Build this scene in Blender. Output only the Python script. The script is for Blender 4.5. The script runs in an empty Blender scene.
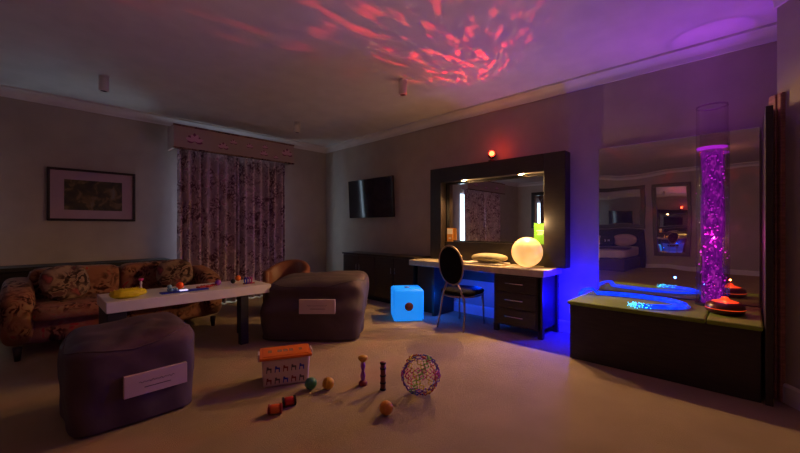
import bpy, bmesh, math, random
from mathutils import Vector, Matrix, noise
random.seed(7)
S = bpy.context.scene
COL = S.collection
PI = math.pi
VX = Vector((.697, -.718, 0)); VZ = Vector((.718, .697, 0))   # directions to the right of and away from the camera

# ------------------------------------------------------------------ camera
cam = bpy.data.objects.new('camera', bpy.data.cameras.new('camera')); COL.objects.link(cam)
cam.location = (0, 0, 1.25)
cam.rotation_euler = (PI/2, 0, math.atan2(-.718, .697))
cam.data.sensor_width = 36; cam.data.lens = 361/800*36; cam.data.shift_y = 1.5/800
cam.data.clip_start = .05
S.camera = cam
# ------------------------------------------------------------------ world, exposure
W = bpy.data.worlds.new('night'); S.world = W; W.use_nodes = True
W.node_tree.nodes['Background'].inputs[0].default_value = (.35, .5, .8, 1)
W.node_tree.nodes['Background'].inputs[1].default_value = .05
S.view_settings.view_transform = 'Standard'; S.view_settings.look = 'None'
S.view_settings.gamma = 1; S.view_settings.use_curve_mapping = False
S.view_settings.exposure = 0

def light(name, kind, loc, energy, color, parent=None, **k):
    d = bpy.data.lights.new(name, kind); d.energy = energy; d.color = color
    o = bpy.data.objects.new(name, d); COL.objects.link(o); o.location = loc
    for a, v in k.items():
        if a == 'rot': o.rotation_euler = v
        else: setattr(d, a, v)
    if parent: o.parent = parent
    return o
def aim(o, d): o.rotation_euler = Vector(d).to_track_quat('-Z', 'Y').to_euler()
WARM = (1, .56, .22)
# vanity downlights under the mirror frame's top rail
for y in (2.11, 2.98):
    l = light('vanity_downlight', 'SPOT', (4.4, y, 1.905), 100, WARM, shadow_soft_size=.03, spot_size=math.radians(179), spot_blend=.35)
    aim(l, (-.62, -.50, -1))
light('globe_glow', 'POINT', (4.16, 1.90, 1.32), 13, (1, .60, .26), shadow_soft_size=.005)
# added reddish ambient fill from behind the camera, with no fitting there
light('bedroom_fill', 'POINT', (-1.6, .6, 2.5), 4.2, (1, .26, .20), shadow_soft_size=.01)
# blue LED engine of the fibre optics, in the gap between desk and bench
light('blue_led', 'POINT', (4.25, 1.43, .42), 50, (.002, .002, 1), shadow_soft_size=.05)
# bubble tube light
l = light('tube_led', 'SPOT', (4.30, .25, 2.0), 30, (.42, .035, .9), shadow_soft_size=.012, spot_size=math.radians(125), spot_blend=.8); aim(l, (-.85, .2, 1))
light('tube_led', 'POINT', (4.30, .25, 1.15), 10, (1, .06, .5), shadow_soft_size=.012)
# blue cube light
light('cube_led', 'POINT', (3.98, 3.10, .30), 5, (.0, .09, 1), shadow_soft_size=.012)
light('under_desk_fill', 'POINT', (4.12, 2.55, .52), 9, (.0, .04, 1), shadow_soft_size=.012)  # extra blue fill added beneath the desk, no lamp modelled there

# ------------------------------------------------------------------ materials
def new_mat(name):
    m = bpy.data.materials.new(name); m.use_nodes = True
    nt = m.node_tree; return m, nt, nt.nodes['Principled BSDF']
def ramp(nt, fac, stops):
    r = nt.nodes.new('ShaderNodeValToRGB'); nt.links.new(fac, r.inputs[0])
    e = r.color_ramp.elements
    while len(e) < len(stops): e.new(.5)
    for i, (p, c) in enumerate(stops): e[i].position = p; e[i].color = (*c, 1)
    return r.outputs[0]
def mat(name, color, rough=.6, metal=0, bump=0, bscale=60, var=0, vscale=4, emit=None, estr=0, spec=.5, coord='Object'):
    m, nt, b = new_mat(name)
    b.inputs['Base Color'].default_value = (*color, 1); b.inputs['Roughness'].default_value = rough
    b.inputs['Metallic'].default_value = metal; b.inputs['Specular IOR Level'].default_value = spec
    tc = nt.nodes.new('ShaderNodeTexCoord')
    n = nt.nodes.new('ShaderNodeTexNoise'); n.inputs['Scale'].default_value = vscale; n.inputs['Detail'].default_value = 5
    nt.links.new(tc.outputs[coord], n.inputs['Vector'])
    v = var or .06
    nt.links.new(ramp(nt, n.outputs[0], [(.3, tuple(c*(1-v) for c in color)), (.7, tuple(min(1, c*(1+v)) for c in color))]), b.inputs['Base Color'])
    if bump:
        n2 = nt.nodes.new('ShaderNodeTexNoise'); n2.inputs['Scale'].default_value = bscale; n2.inputs['Detail'].default_value = 4
        nt.links.new(tc.outputs[coord], n2.inputs['Vector'])
        bp = nt.nodes.new('ShaderNodeBump'); bp.inputs['Strength'].default_value = bump; bp.inputs['Distance'].default_value = .02
        nt.links.new(n2.outputs[0], bp.inputs['Height']); nt.links.new(bp.outputs[0], b.inputs['Normal'])
    if emit:
        b.inputs['Emission Color'].default_value = (*emit, 1); b.inputs['Emission Strength'].default_value = estr
    return m
def floral(name, base, cols, scale=5, dark=.35):
    """printed cloth: warped blobs of leaves and petals"""
    m, nt, b = new_mat(name)
    tc = nt.nodes.new('ShaderNodeTexCoord'); mp = nt.nodes.new('ShaderNodeMapping'); nt.links.new(tc.outputs['Object'], mp.inputs[0])
    ns = nt.nodes.new('ShaderNodeTexNoise'); ns.inputs['Scale'].default_value = scale*.7; nt.links.new(mp.outputs[0], ns.inputs['Vector'])
    mx = nt.nodes.new('ShaderNodeVectorMath'); mx.operation = 'MULTIPLY_ADD'; nt.links.new(ns.outputs['Color'], mx.inputs[0])
    mx.inputs[1].default_value = (.5, .5, .5); nt.links.new(mp.outputs[0], mx.inputs[2])
    vo = nt.nodes.new('ShaderNodeTexVoronoi'); vo.inputs['Scale'].default_value = scale; nt.links.new(mx.outputs[0], vo.inputs['Vector'])
    wv = nt.nodes.new('ShaderNodeTexNoise'); wv.inputs['Scale'].default_value = scale*1.6; wv.inputs['Detail'].default_value = 6; wv.inputs['Distortion'].default_value = 2.2
    nt.links.new(mp.outputs[0], wv.inputs['Vector'])
    c1 = ramp(nt, vo.outputs['Distance'], [(.12, cols[0]), (.28, cols[1]), (.42, base), (.75, base)])
    c2 = ramp(nt, wv.outputs[0], [(.38, tuple(x*dark for x in cols[2])), (.47, cols[2]), (.53, base), (.62, cols[1])])
    mm = nt.nodes.new('ShaderNodeMix'); mm.data_type = 'RGBA'
    mf = ramp(nt, ns.outputs[0], [(.42, (0, 0, 0)), (.56, (1, 1, 1))])
    nt.links.new(mf, mm.inputs[0]); nt.links.new(c1, mm.inputs[6]); nt.links.new(c2, mm.inputs[7])
    nt.links.new(mm.outputs[2], b.inputs['Base Color']); b.inputs['Roughness'].default_value = .9
    b.inputs['Specular IOR Level'].default_value = .2
    return m
def wood(name, c, rough=.35, grain=.35):
    m, nt, b = new_mat(name)
    tc = nt.nodes.new('ShaderNodeTexCoord'); mp = nt.nodes.new('ShaderNodeMapping'); mp.inputs['Scale'].default_value = (6, 6, 60)
    nt.links.new(tc.outputs['Object'], mp.inputs[0])
    n = nt.nodes.new('ShaderNodeTexNoise'); n.inputs['Scale'].default_value = 1.2; n.inputs['Detail'].default_value = 6; nt.links.new(mp.outputs[0], n.inputs['Vector'])
    nt.links.new(ramp(nt, n.outputs[0], [(.3, tuple(x*(1-grain) for x in c)), (.7, tuple(x*(1+grain) for x in c))]), b.inputs['Base Color'])
    b.inputs['Roughness'].default_value = rough
    return m
def glow(name, color, s, var=None):
    m, nt, b = new_mat(name)
    b.inputs['Base Color'].default_value = (*[min(1, c) for c in color], 1)
    b.inputs['Emission Color'].default_value = (*color, 1); b.inputs['Emission Strength'].default_value = s
    b.inputs['Roughness'].default_value = .4
    if var:
        tc = nt.nodes.new('ShaderNodeTexCoord'); n = nt.nodes.new('ShaderNodeTexNoise'); n.inputs['Scale'].default_value = var[0]; n.inputs['Detail'].default_value = 3
        nt.links.new(tc.outputs['Object'], n.inputs['Vector'])
        nt.links.new(ramp(nt, n.outputs[0], [(.35, var[1]), (.65, color)]), b.inputs['Emission Color'])
    return m
def mirror_mat(name, wobble=0, tint=.85):
    m, nt, b = new_mat(name)
    b.inputs['Base Color'].default_value = (tint, tint, tint, 1); b.inputs['Metallic'].default_value = .965 if wobble else 1; b.inputs['Roughness'].default_value = .0
    if wobble:
        tc = nt.nodes.new('ShaderNodeTexCoord'); n = nt.nodes.new('ShaderNodeTexNoise'); n.inputs['Scale'].default_value = 2.1; n.inputs['Detail'].default_value = 1
        nt.links.new(tc.outputs['Object'], n.inputs['Vector'])
        bp = nt.nodes.new('ShaderNodeBump'); bp.inputs['Strength'].default_value = 1; bp.inputs['Distance'].default_value = wobble
        nt.links.new(n.outputs[0], bp.inputs['Height']); nt.links.new(bp.outputs[0], b.inputs['Normal'])
    return m
def clear(name, tint=(1, 1, 1), gloss=.12):
    m = bpy.data.materials.new(name); m.use_nodes = True; nt = m.node_tree; nt.nodes.clear()
    o = nt.nodes.new('ShaderNodeOutputMaterial'); mx = nt.nodes.new('ShaderNodeMixShader'); t = nt.nodes.new('ShaderNodeBsdfTransparent')
    g = nt.nodes.new('ShaderNodeBsdfGlossy'); lw = nt.nodes.new('ShaderNodeLayerWeight'); lw.inputs[0].default_value = gloss
    t.inputs[0].default_value = (*tint, 1); g.inputs['Roughness'].default_value = .04
    nt.links.new(lw.outputs['Facing'], mx.inputs[0]); nt.links.new(t.outputs[0], mx.inputs[1]); nt.links.new(g.outputs[0], mx.inputs[2]); nt.links.new(mx.outputs[0], o.inputs[0])
    return m

M = dict(
 wall=mat('wall_paint', (.40, .36, .31), .8, bump=.05, bscale=200),
 ceil=mat('ceiling_paint', (.62, .60, .57), .85),
 corn=mat('white_trim', (.66, .64, .62), .5),
 carpet=mat('carpet', (.47, .365, .225), .95, bump=.8, bscale=260, var=.08, vscale=2.2, spec=.1),
 dark=wood('dark_wood', (.015, .010, .008), .4),
 dark2=wood('espresso_wood', (.026, .017, .012), .32),
 black=mat('black_gloss', (.012, .012, .013), .12),
 blackm=mat('black_matt', (.015, .014, .014), .6),
 screen=mat('screen_glass', (.008, .008, .010), .08),
 bronze=mat('bronze_metal', (.42, .33, .26), .3, 1), blackf=mat('black_velvet', (.006, .005, .006), .9, spec=.1),
 chrome=mat('chrome', (.75, .75, .76), .12, 1),
 white=mat('white_laminate', (.72, .70, .70), .3),
 deskt=mat('pale_stone_top', (.50, .43, .30), .25, var=.12, vscale=14),
 sofa=floral('sofa_floral', (.28, .12, .075), [(.40, .045, .05), (.29, .17, .10), (.09, .03, .022)], 6.5),
 cushion=floral('cushion_floral', (.28, .19, .14), [(.28, .06, .07), (.12, .05, .05), (.06, .03, .03)], 6),
 curtain=floral('curtain_floral', (.56, .45, .52), [(.58, .28, .48), (.84, .72, .78), (.30, .17, .23)], 7, .55),
 pelmet=mat('pelmet_cloth', (.44, .34, .32), .9, bump=.2),
 petal=mat('petal_print', (.66, .38, .54), .9), petal2=mat('petal_dark', (.22, .05, .14), .9),
 bean=mat('grey_beanbag_cloth', (.085, .055, .075), .75, bump=.25, bscale=9, var=.15),
 bean2=mat('charcoal_beanbag_cloth', (.075, .052, .062), .7, bump=.25, bscale=9, var=.15),
 label=mat('pale_label', (.62, .50, .54), .7), ink=mat('label_ink', (.10, .07, .10), .7),
 brown=mat('brown_leather', (.20, .07, .035), .5, bump=.1), bench=wood('bench_wood', (.022, .014, .012), .6),
 green=mat('olive_mat', (.17, .25, .008), .6, bump=.1, bscale=30, var=.1),
 olive=mat('olive_velvet', (.34, .30, .16), .7, bump=.2), paper=mat('paper', (.75, .70, .60), .8),
 gcard=mat('green_card', (.10, .36, .012), .6), ocard=mat('orange_card', (.75, .32, .06), .6), wcard=mat('white_print', (.8, .8, .75), .7),
 mirror=mirror_mat('mirror_glass'), acry=mirror_mat('acrylic_mirror', .0018, .68),
 ball=glow('moon_lamp', (1, .60, .22), 1.0, (9, (.78, .42, .12))),
 cube=glow('cube_lamp', (.008, .24, .9), .85), cubed=mat('cube_speaker', (.16, .04, .05), .6),
 blue=glow('fibre_blue', (.002, .02, 1.0), .8, (30, (.01, .12, 1))), tips=glow('fibre_tips', (.05, .55, 1), 3.5),
 red=glow('laser_red', (1, .03, .01), 30), redm=mat('red_plastic', (.45, .02, .02), .35),
 orng=glow('orange_glow', (1, .08, .012), .65), potd=mat('mahogany_plastic', (.10, .012, .012), .3),
 bubble=glow('bubbles', (.75, .03, .75), .8), 
 surf=glow('water_surface', (.60, .03, .80), .5),
 tube=clear('clear_acrylic', (.93, .88, .95), .12), clear=clear('clear_plastic', (.93, .93, .95), .15),
 soffit=glow('downlight_lens', (1, .62, .22), 9), day=glow('daylight_pane', (.50, .66, .80), 5),
 linen=mat('bed_linen', (.62, .52, .52), .9, bump=.1), bedd=mat('bed_skirt', (.09, .05, .06), .9), head=mat('headboard_cloth', (.02, .017, .02), .8),
 pinkc=mat('pink_pillow', (.55, .38, .42), .9), orange=mat('orange_plastic', (.75, .16, .02), .35), tubp=mat('pale_plastic', (.68, .55, .58), .35),
 yellow=mat('yellow_plastic', (.90, .78, .01), .5), ygold=mat('golden_plastic', (.62, .33, .03), .3), gball=mat('green_plastic', (.05, .22, .12), .3),
 oball=mat('amber_plastic', (.70, .28, .03), .3), bluep=mat('blue_plastic', (.01, .03, .50), .4), purple=mat('purple_plastic', (.30, .07, .50), .4),
 pinkp=mat('pink_plastic', (.65, .05, .30), .4), teal=mat('pale_blue_plastic', (.20, .42, .62), .4), oplast=mat('bright_orange_plastic', (.95, .10, .01), .4),
 darkred=mat('dark_red_plastic', (.25, .02, .02), .5), plug=mat('socket_white', (.6, .6, .6), .4), art=None)
# swirling lit water: glowing wisps with clear water between
m = bpy.data.materials.new('lit_water'); m.use_nodes = True; nt = m.node_tree; nt.nodes.clear()
o_ = nt.nodes.new('ShaderNodeOutputMaterial'); mx = nt.nodes.new('ShaderNodeMixShader'); tr = nt.nodes.new('ShaderNodeBsdfTransparent'); em = nt.nodes.new('ShaderNodeEmission')
tc = nt.nodes.new('ShaderNodeTexCoord'); mp = nt.nodes.new('ShaderNodeMapping'); mp.inputs['Scale'].default_value = (1, 1, .45); nt.links.new(tc.outputs['Object'], mp.inputs[0])
n = nt.nodes.new('ShaderNodeTexNoise'); n.inputs['Scale'].default_value = 26; n.inputs['Detail'].default_value = 4; n.inputs['Distortion'].default_value = 1.2; nt.links.new(mp.outputs[0], n.inputs['Vector'])
nt.links.new(ramp(nt, n.outputs[0], [(.36, (.3, .3, .3)), (.64, (.9, .9, .9))]), mx.inputs[0]); nt.links.new(ramp(nt, n.outputs[0], [(.38, (.10, .003, .20)), (.6, (.28, .008, .36)), (.75, (.7, .04, .65))]), em.inputs[0])
em.inputs[1].default_value = .55; nt.links.new(tr.outputs[0], mx.inputs[1]); nt.links.new(em.outputs[0], mx.inputs[2]); nt.links.new(mx.outputs[0], o_.inputs[0]); M['core'] = m
# landscape print of the framed picture
m, nt, b = new_mat('landscape_print'); tc = nt.nodes.new('ShaderNodeTexCoord')
n = nt.nodes.new('ShaderNodeTexNoise'); n.inputs['Scale'].default_value = 7; n.inputs['Detail'].default_value = 8; n.inputs['Distortion'].default_value = .8
nt.links.new(tc.outputs['Object'], n.inputs['Vector'])
nt.links.new(ramp(nt, n.outputs[0], [(.35, (.02, .022, .018)), (.5, (.05, .045, .02)), (.58, (.14, .10, .04)), (.72, (.16, .15, .12))]), b.inputs['Base Color'])
b.inputs['Roughness'].default_value = .4; M['art'] = m

# ------------------------------------------------------------------ mesh helpers
def bm_box(bm, x0, x1, y0, y1, z0, z1, bev=0, seg=2, mtx=None):
    t = bmesh.new(); bmesh.ops.create_cube(t, size=1)
    for v in t.verts:
        v.co = Vector((x0+(v.co.x+.5)*(x1-x0), y0+(v.co.y+.5)*(y1-y0), z0+(v.co.z+.5)*(z1-z0)))
    if bev: bmesh.ops.bevel(t, geom=t.edges[:], offset=bev, segments=seg, affect='EDGES', profile=.5)
    merge(bm, t, mtx)
def merge(bm, t, mtx=None):
    if mtx is not None: t.transform(mtx)
    me = bpy.data.meshes.new('tmp'); t.to_mesh(me); t.free(); bm.from_mesh(me); bpy.data.meshes.remove(me)
def bm_soft(bm, c, s, p=4, n=10, fn=None, mtx=None):
    """superellipsoid cushion, half sizes s, exponent p"""
    t = bmesh.new(); bmesh.ops.create_cube(t, size=2); bmesh.ops.subdivide_edges(t, edges=t.edges[:], cuts=n, use_grid_fill=True)
    for v in t.verts:
        q = v.co.copy(); l = (abs(q.x)**p+abs(q.y)**p+abs(q.z)**p)**(1/p); q = q/l
        if fn: q = fn(q)
        v.co = Vector((c[0]+q.x*s[0], c[1]+q.y*s[1], c[2]+q.z*s[2]))
    merge(bm, t, mtx)
def bm_lathe(bm, prof, seg=32, c=(0, 0, 0), mtx=None):
    t = bmesh.new(); rings = []
    for r, z in prof:
        if r < 1e-5: rings.append([t.verts.new((c[0], c[1], c[2]+z))])
        else: rings.append([t.verts.new((c[0]+r*math.cos(2*PI*i/seg), c[1]+r*math.sin(2*PI*i/seg), c[2]+z)) for i in range(seg)])
    for a, b2 in zip(rings, rings[1:]):
        for i in range(seg):
            j = (i+1) % seg
            if len(a) == 1 and len(b2) == 1: continue
            if len(a) == 1: t.faces.new((a[0], b2[j], b2[i]))
            elif len(b2) == 1: t.faces.new((a[i], a[j], b2[0]))
            else: t.faces.new((a[i], a[j], b2[j], b2[i]))
    bmesh.ops.recalc_face_normals(t, faces=t.faces[:])
    merge(bm, t, mtx)
def bm_tube(bm, pts, r, seg=8, mtx=None, closed=False):
    pts = [Vector(p) for p in pts]; n = len(pts); t = bmesh.new(); rings = []
    rs = r if isinstance(r, (list, tuple)) else [r]*n
    up = Vector((0, 0, 1)); prev = None
    for i, p in enumerate(pts):
        a = pts[(i-1) % n] if (closed or i) else p; c = pts[(i+1) % n] if (closed or i < n-1) else p
        d = (c-a).normalized()
        if prev is None:
            s = d.cross(up)
            if s.length < 1e-3: s = d.cross(Vector((1, 0, 0)))
        else: s = prev-d*prev.dot(d)
        s.normalize(); prev = s; u = s.cross(d)
        rings.append([t.verts.new(p+rs[i]*(math.cos(2*PI*k/seg)*s+math.sin(2*PI*k/seg)*u)) for k in range(seg)])
    for i in range(n if closed else n-1):
        a, b2 = rings[i], rings[(i+1) % n]
        for k in range(seg): t.faces.new((a[k], a[(k+1) % seg], b2[(k+1) % seg], b2[k]))
    if not closed: t.faces.new(rings[0][::-1]); t.faces.new(rings[-1])
    bmesh.ops.recalc_face_normals(t, faces=t.faces[:])
    merge(bm, t, mtx)
def bm_poly(bm, pts, th, mtx):
    """flat outline in the XZ plane, thickness th in -Y"""
    t = bmesh.new(); f = t.faces.new([t.verts.new((x, 0, z)) for x, z in pts])
    e = bmesh.ops.extrude_face_region(t, geom=[f]); bmesh.ops.translate(t, vec=(0, -th, 0), verts=[v for v in e['geom'] if isinstance(v, bmesh.types.BMVert)])
    bmesh.ops.recalc_face_normals(t, faces=t.faces[:]); merge(bm, t, mtx)
def obj(name, bm, m, parent=None, smooth=False, loc=None, rz=0):
    me = bpy.data.meshes.new(name)
    if smooth:
        for f in bm.faces: f.smooth = True
    bm.to_mesh(me); bm.free(); me.materials.append(m)
    o = bpy.data.objects.new(name, me); COL.objects.link(o)
    if parent: o.parent = parent
    if loc is not None: o.location = loc
    o.rotation_euler.z = rz
    if smooth == 'edge':
        md = o.modifiers.new('wn', 'WEIGHTED_NORMAL'); md.keep_sharp = True
    return o
def tag(o, label, cat=None, group=None):
    o['label'] = label
    if cat: o['category'] = cat
    if group: o['group'] = group
    return o
def thing(name, label, cat, loc=(0, 0, 0), rz=0, group=None):
    o = bpy.data.objects.new(name, None); COL.objects.link(o); o.location = loc; o.rotation_euler.z = rz; o.empty_display_size = .05
    return tag(o, label, cat, group)
def struct(name, bm, m, parent=None, smooth=False):
    o = obj(name, bm, m, parent, smooth)
    if not parent: o['kind'] = 'structure'
    return o
def B(): return bmesh.new()
def box(name, m, x0, x1, y0, y1, z0, z1, parent=None, bev=0, st=False, **k):
    bm = B(); bm_box(bm, x0, x1, y0, y1, z0, z1, bev)
    return (struct if st else obj)(name, bm, m, parent, **k)
def copy_tree(o, parent=None):
    c = o.copy(); COL.objects.link(c)
    if parent: c.parent = parent
    for ch in list(o.children): copy_tree(ch, c)
    return c

# ------------------------------------------------------------------ the room
XA, XO, YB, YK, ZC = 4.5, -4.5, 6.6, -4.2, 2.98
P = Vector((3.83, -.14, 0)); D = Vector((-.789, -.614, 0)).normalized(); E_ = P+D*6.0
box('floor', M['carpet'], XO, XA+.1, YK, YB+.1, -.1, 0, st=True)
box('ceiling', M['ceil'], XO-.1, XA+.1, YK-.1, YB+.1, ZC, ZC+.1, st=True)
box('wall_right', M['wall'], XA, XA+.1, -.3, YB+.1, 0, ZC, st=True)
box('wall_opposite', M['wall'], XO-.1, XO, YK-.1, YB+.1, 0, ZC, st=True)
box('wall_rear', M['wall'], XO, XA, YK-.1, YK, 0, ZC, st=True)
# left wall with two window openings
WIN = [(1.70, 3.34), (-2.62, -.52)]
bm = B()
for x0, x1 in ((XO, -2.62), (-.52, 1.70), (3.34, XA)): bm_box(bm, x0, x1, YB, YB+.1, 0, ZC)
for x0, x1 in WIN: bm_box(bm, x0, x1, YB, YB+.1, 0, .25); bm_box(bm, x0, x1, YB, YB+.1, 2.4, ZC)
struct('wall_left', bm, M['wall'])
for i, (x0, x1) in enumerate(WIN):
    w = box('window_%d' % (i+1), M['day'], x0, x1, YB+.06, YB+.08, .25, 2.4, st=True)
    bm = B()
    for a in (x0, (x0+x1)/2-.03, x1-.06): bm_box(bm, a, a+.06, YB+.0, YB+.06, .25, 2.4)
    for z in (.25, 2.34): bm_box(bm, x0, x1, YB+.0, YB+.06, z, z+.06)
    obj('window_frame', bm, M['corn'], w)
# short return wall and slanting wall at the right edge of the view
def slab(bm, a, b2, th, z0, z1):
    a = Vector(a); b2 = Vector(b2); d = (b2-a).normalized(); n = Vector((-d.y, d.x, 0))*th
    vs = []
    for z in (z0, z1): vs.append([bm.verts.new(p+Vector((0, 0, z))) for p in (a, b2, b2+n, a+n)])
    lo, hi = vs; bm.faces.new(lo[::-1]); bm.faces.new(hi)
    for k in range(4): bm.faces.new((lo[k], lo[(k+1) % 4], hi[(k+1) % 4], hi[k]))
    bmesh.ops.recalc_face_normals(bm, faces=bm.faces[:])
bm = B(); slab(bm, (4.52, -.22, 0), (P.x, P.y, 0), .06, 0, ZC); struct('wall_return', bm, M['wall'])
bm = B(); slab(bm, P, E_, .1, 0, ZC); struct('wall_slanted', bm, M['wall'])
# cornices (cove profile swept along the walls) and baseboards
def sweep(bm, a, b2, inward, prof):
    a = Vector(a); b2 = Vector(b2); n = Vector(inward).normalized(); rows = []
    for p in (a, b2): rows.append([bm.verts.new(p+n*u+Vector((0, 0, z))) for u, z in prof])
    k = len(prof)
    for i in range(k): bm.faces.new((rows[0][i], rows[0][(i+1) % k], rows[1][(i+1) % k], rows[1][i]))
    bm.faces.new(rows[0]); bm.faces.new(rows[1][::-1]); bmesh.ops.recalc_face_normals(bm, faces=bm.faces[:])
cove = [(0, ZC), (0, 2.865), (.018, 2.865), (.022, 2.885)]+[(.022+.085*(1-math.cos(t*PI/12)), 2.885+.07*math.sin(t*PI/12)) for t in range(1, 7)]+[(.125, 2.958), (.125, ZC)]
nD = Vector((-D.y, D.x, 0));  nD = nD if nD.dot(-P) > 0 else -nD
for i, (a, b2, n) in enumerate([((XA, -.2, 0), (XA, YB, 0), (-1, 0, 0)), ((XO, YB, 0), (XA, YB, 0), (0, -1, 0)), (P, E_, nD), ((XO, YK, 0), (XO, YB, 0), (1, 0, 0))]):
    bm = B(); sweep(bm, a, b2, n, cove); struct('trim_%d' % (i+1), bm, M['corn'])
bbp = [(0, 0), (.018, 0), (.018, .12), (.010, .135), (0, .14)]
for nm, a, b2, n in [('right', (XA, -.2, 0), (XA, YB, 0), (-1, 0, 0)), ('left', (XO, YB, 0), (XA, YB, 0), (0, -1, 0)), ('slanted', P, E_, nD), ('opposite', (XO, YK, 0), (XO, YB, 0), (1, 0, 0))]:
    bm = B(); sweep(bm, a, b2, n, bbp); struct('baseboard_'+nm, bm, M['corn'])
# fluted architrave wrapping the wall's corner
bm = B(); R = Matrix.Translation(P) @ Matrix.Rotation(math.atan2(D.y, D.x), 4, 'Z')
s = 1 if nD.dot(Matrix.Rotation(math.atan2(D.y, D.x), 3, 'Z') @ Vector((0, 1, 0))) > 0 else -1
for k in range(3):
    y0, y1 = sorted((0, s*(.035 if k == 1 else .028)))
    bm_box(bm, -.035+k*.034, -.035+k*.034+.030, y0, y1, 0, 2.22, .005, mtx=R)
y0, y1 = sorted((0, s*.02)); bm_box(bm, -.037, .065, y0, y1, 0, 2.225, mtx=R)
struct('trim_5', bm, wood('architrave_wood', (.36, .17, .14), .5))

# ------------------------------------------------------------------ vanity: desk, mirror, lamp
t = thing('vanity_desk', 'dark wooden dressing desk with pale stone top and three drawers, against the right wall', 'desk', (3.95, 2.64, 0))
def L(o, base): o.location = -Vector(base); return o     # parts built in room coordinates
VB = (3.95, 2.64, 0)
L(box('desktop', M['deskt'], 3.95, 4.49, 1.634, 3.65, .70, .777, t, .006), VB)
pd = L(box('pedestal', M['dark2'], 3.985, 4.46, 1.68, 2.26, .09, .699, t, .004), VB)
for x in (3.985, 4.41):
    for y in (1.66, 2.21): L(box('leg', M['dark2'], x, x+.055, y, y+.055, 0, .09 if y > 1.7 else .699, t, .003), VB)
for k in range(3):
    z = .495-k*.195
    d = L(box('drawer', M['dark2'], 3.972, 3.984, 1.73, 2.25, z, z+.183, t, .003), VB)
    bm = B(); bm_tube(bm, [(3.970, 1.87, z+.10), (3.951, 1.885, z+.10), (3.944, 1.99, z+.10), (3.951, 2.095, z+.10), (3.970, 2.11, z+.10)], .0055, 8)
    obj('handle', bm, M['chrome'], d, True)
L(box('side_panel', M['dark2'], 3.99, 4.46, 3.20, 3.24, 0, .699, t, .003), VB)
L(box('end_cabinet', M['dark'], 4.12, 4.46, 3.245, 3.63, 0, .699, t, .003), VB)
L(box('back_rail', M['dark'], 4.44, 4.465, 2.27, 3.19, .50, .699, t), VB)

CB = (4.3, 4.58, 0)
t = thing('sideboard', 'long low dark wooden sideboard under the television', 'sideboard', CB)
L(box('body', M['dark'], 4.13, 4.475, 3.69, 5.48, .06, .77, t, .003), CB)
L(box('top', M['dark2'], 4.10, 4.48, 3.67, 5.5, .771, .80, t, .004), CB)
L(box('plinth', M['blackm'], 4.17, 4.47, 3.72, 5.45, 0, .06, t), CB)
for k in range(4):
    y = 3.70+k*.445
    d = L(box('door', M['dark2'], 4.112, 4.129, y+.004, y+.438, .08, .76, t, .004), CB)
    yy = y+.40 if k % 2 == 0 else y+.04
    bm = B(); bm_tube(bm, [(4.111, yy, .50), (4.095, yy, .51), (4.095, yy, .60), (4.111, yy, .61)], .004, 6); obj('handle', bm, M['chrome'], d, True)

MB = (4.42, 2.55, .78)
t = thing('vanity_mirror', 'big mirror in a deep black wooden frame with downlights, above the dressing desk', 'mirror', MB)
bm = B()
bm_box(bm, 4.33, 4.495, 1.537, 1.79, .779, 2.15, .006); bm_box(bm, 4.33, 4.495, 3.345, 3.553, .779, 2.15, .006)
bm_box(bm, 4.33, 4.495, 1.79, 3.345, 1.935, 2.15, .004); bm_box(bm, 4.42, 4.495, 1.79, 3.345, .779, 1.045, .004)
L(obj('frame', bm, M['dark'], t), MB)
bm = B()
for a, b2, c, d_ in ((1.79, 1.82, 1.045, 1.935), (3.315, 3.345, 1.045, 1.935), (1.82, 3.315, 1.905, 1.935), (1.82, 3.315, 1.045, 1.065)): bm_box(bm, 4.45, 4.48, a, b2, c, d_, .003)
L(obj('inner_bead', bm, M['black'], t), MB)
L(box('glass', M['mirror'], 4.481, 4.492, 1.79, 3.345, 1.045, 1.935, t), MB)
for y in (2.11, 2.98):
    bm = B(); bm_lathe(bm, [(0, 0), (.028, 0), (.028, .003), (0, .003)], 20, (4.38, y, 1.929)); dl = L(obj('downlight', bm, M['soffit'], t), MB)
    bm = B(); bm_lathe(bm, [(.029, 0), (.038, 0), (.038, .004), (.029, .004), (.029, 0)], 20, (4.38, y, 1.930)); obj('ring', bm, M['chrome'], dl)

o = thing('laser_projector', 'small projector glowing bright red on top of the vanity mirror', 'projector', (4.40, 2.53, 2.151))
bm = B(); bm_lathe(bm, [(0, 0), (.045, 0), (.045, .02), (.02, .03), (.02, .05), (0, .05)], 20); obj('base', bm, M['blackm'], o, True)
bm = B(); bmesh.ops.create_uvsphere(bm, u_segments=24, v_segments=16, radius=.05); obj('housing', bm, M['blackm'], o, True, (0, 0, .095))
bm = B(); bmesh.ops.create_uvsphere(bm, u_segments=20, v_segments=12, radius=.036); obj('lens', bm, M['red'], o, True, (-.034, -.02, .105))
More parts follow.
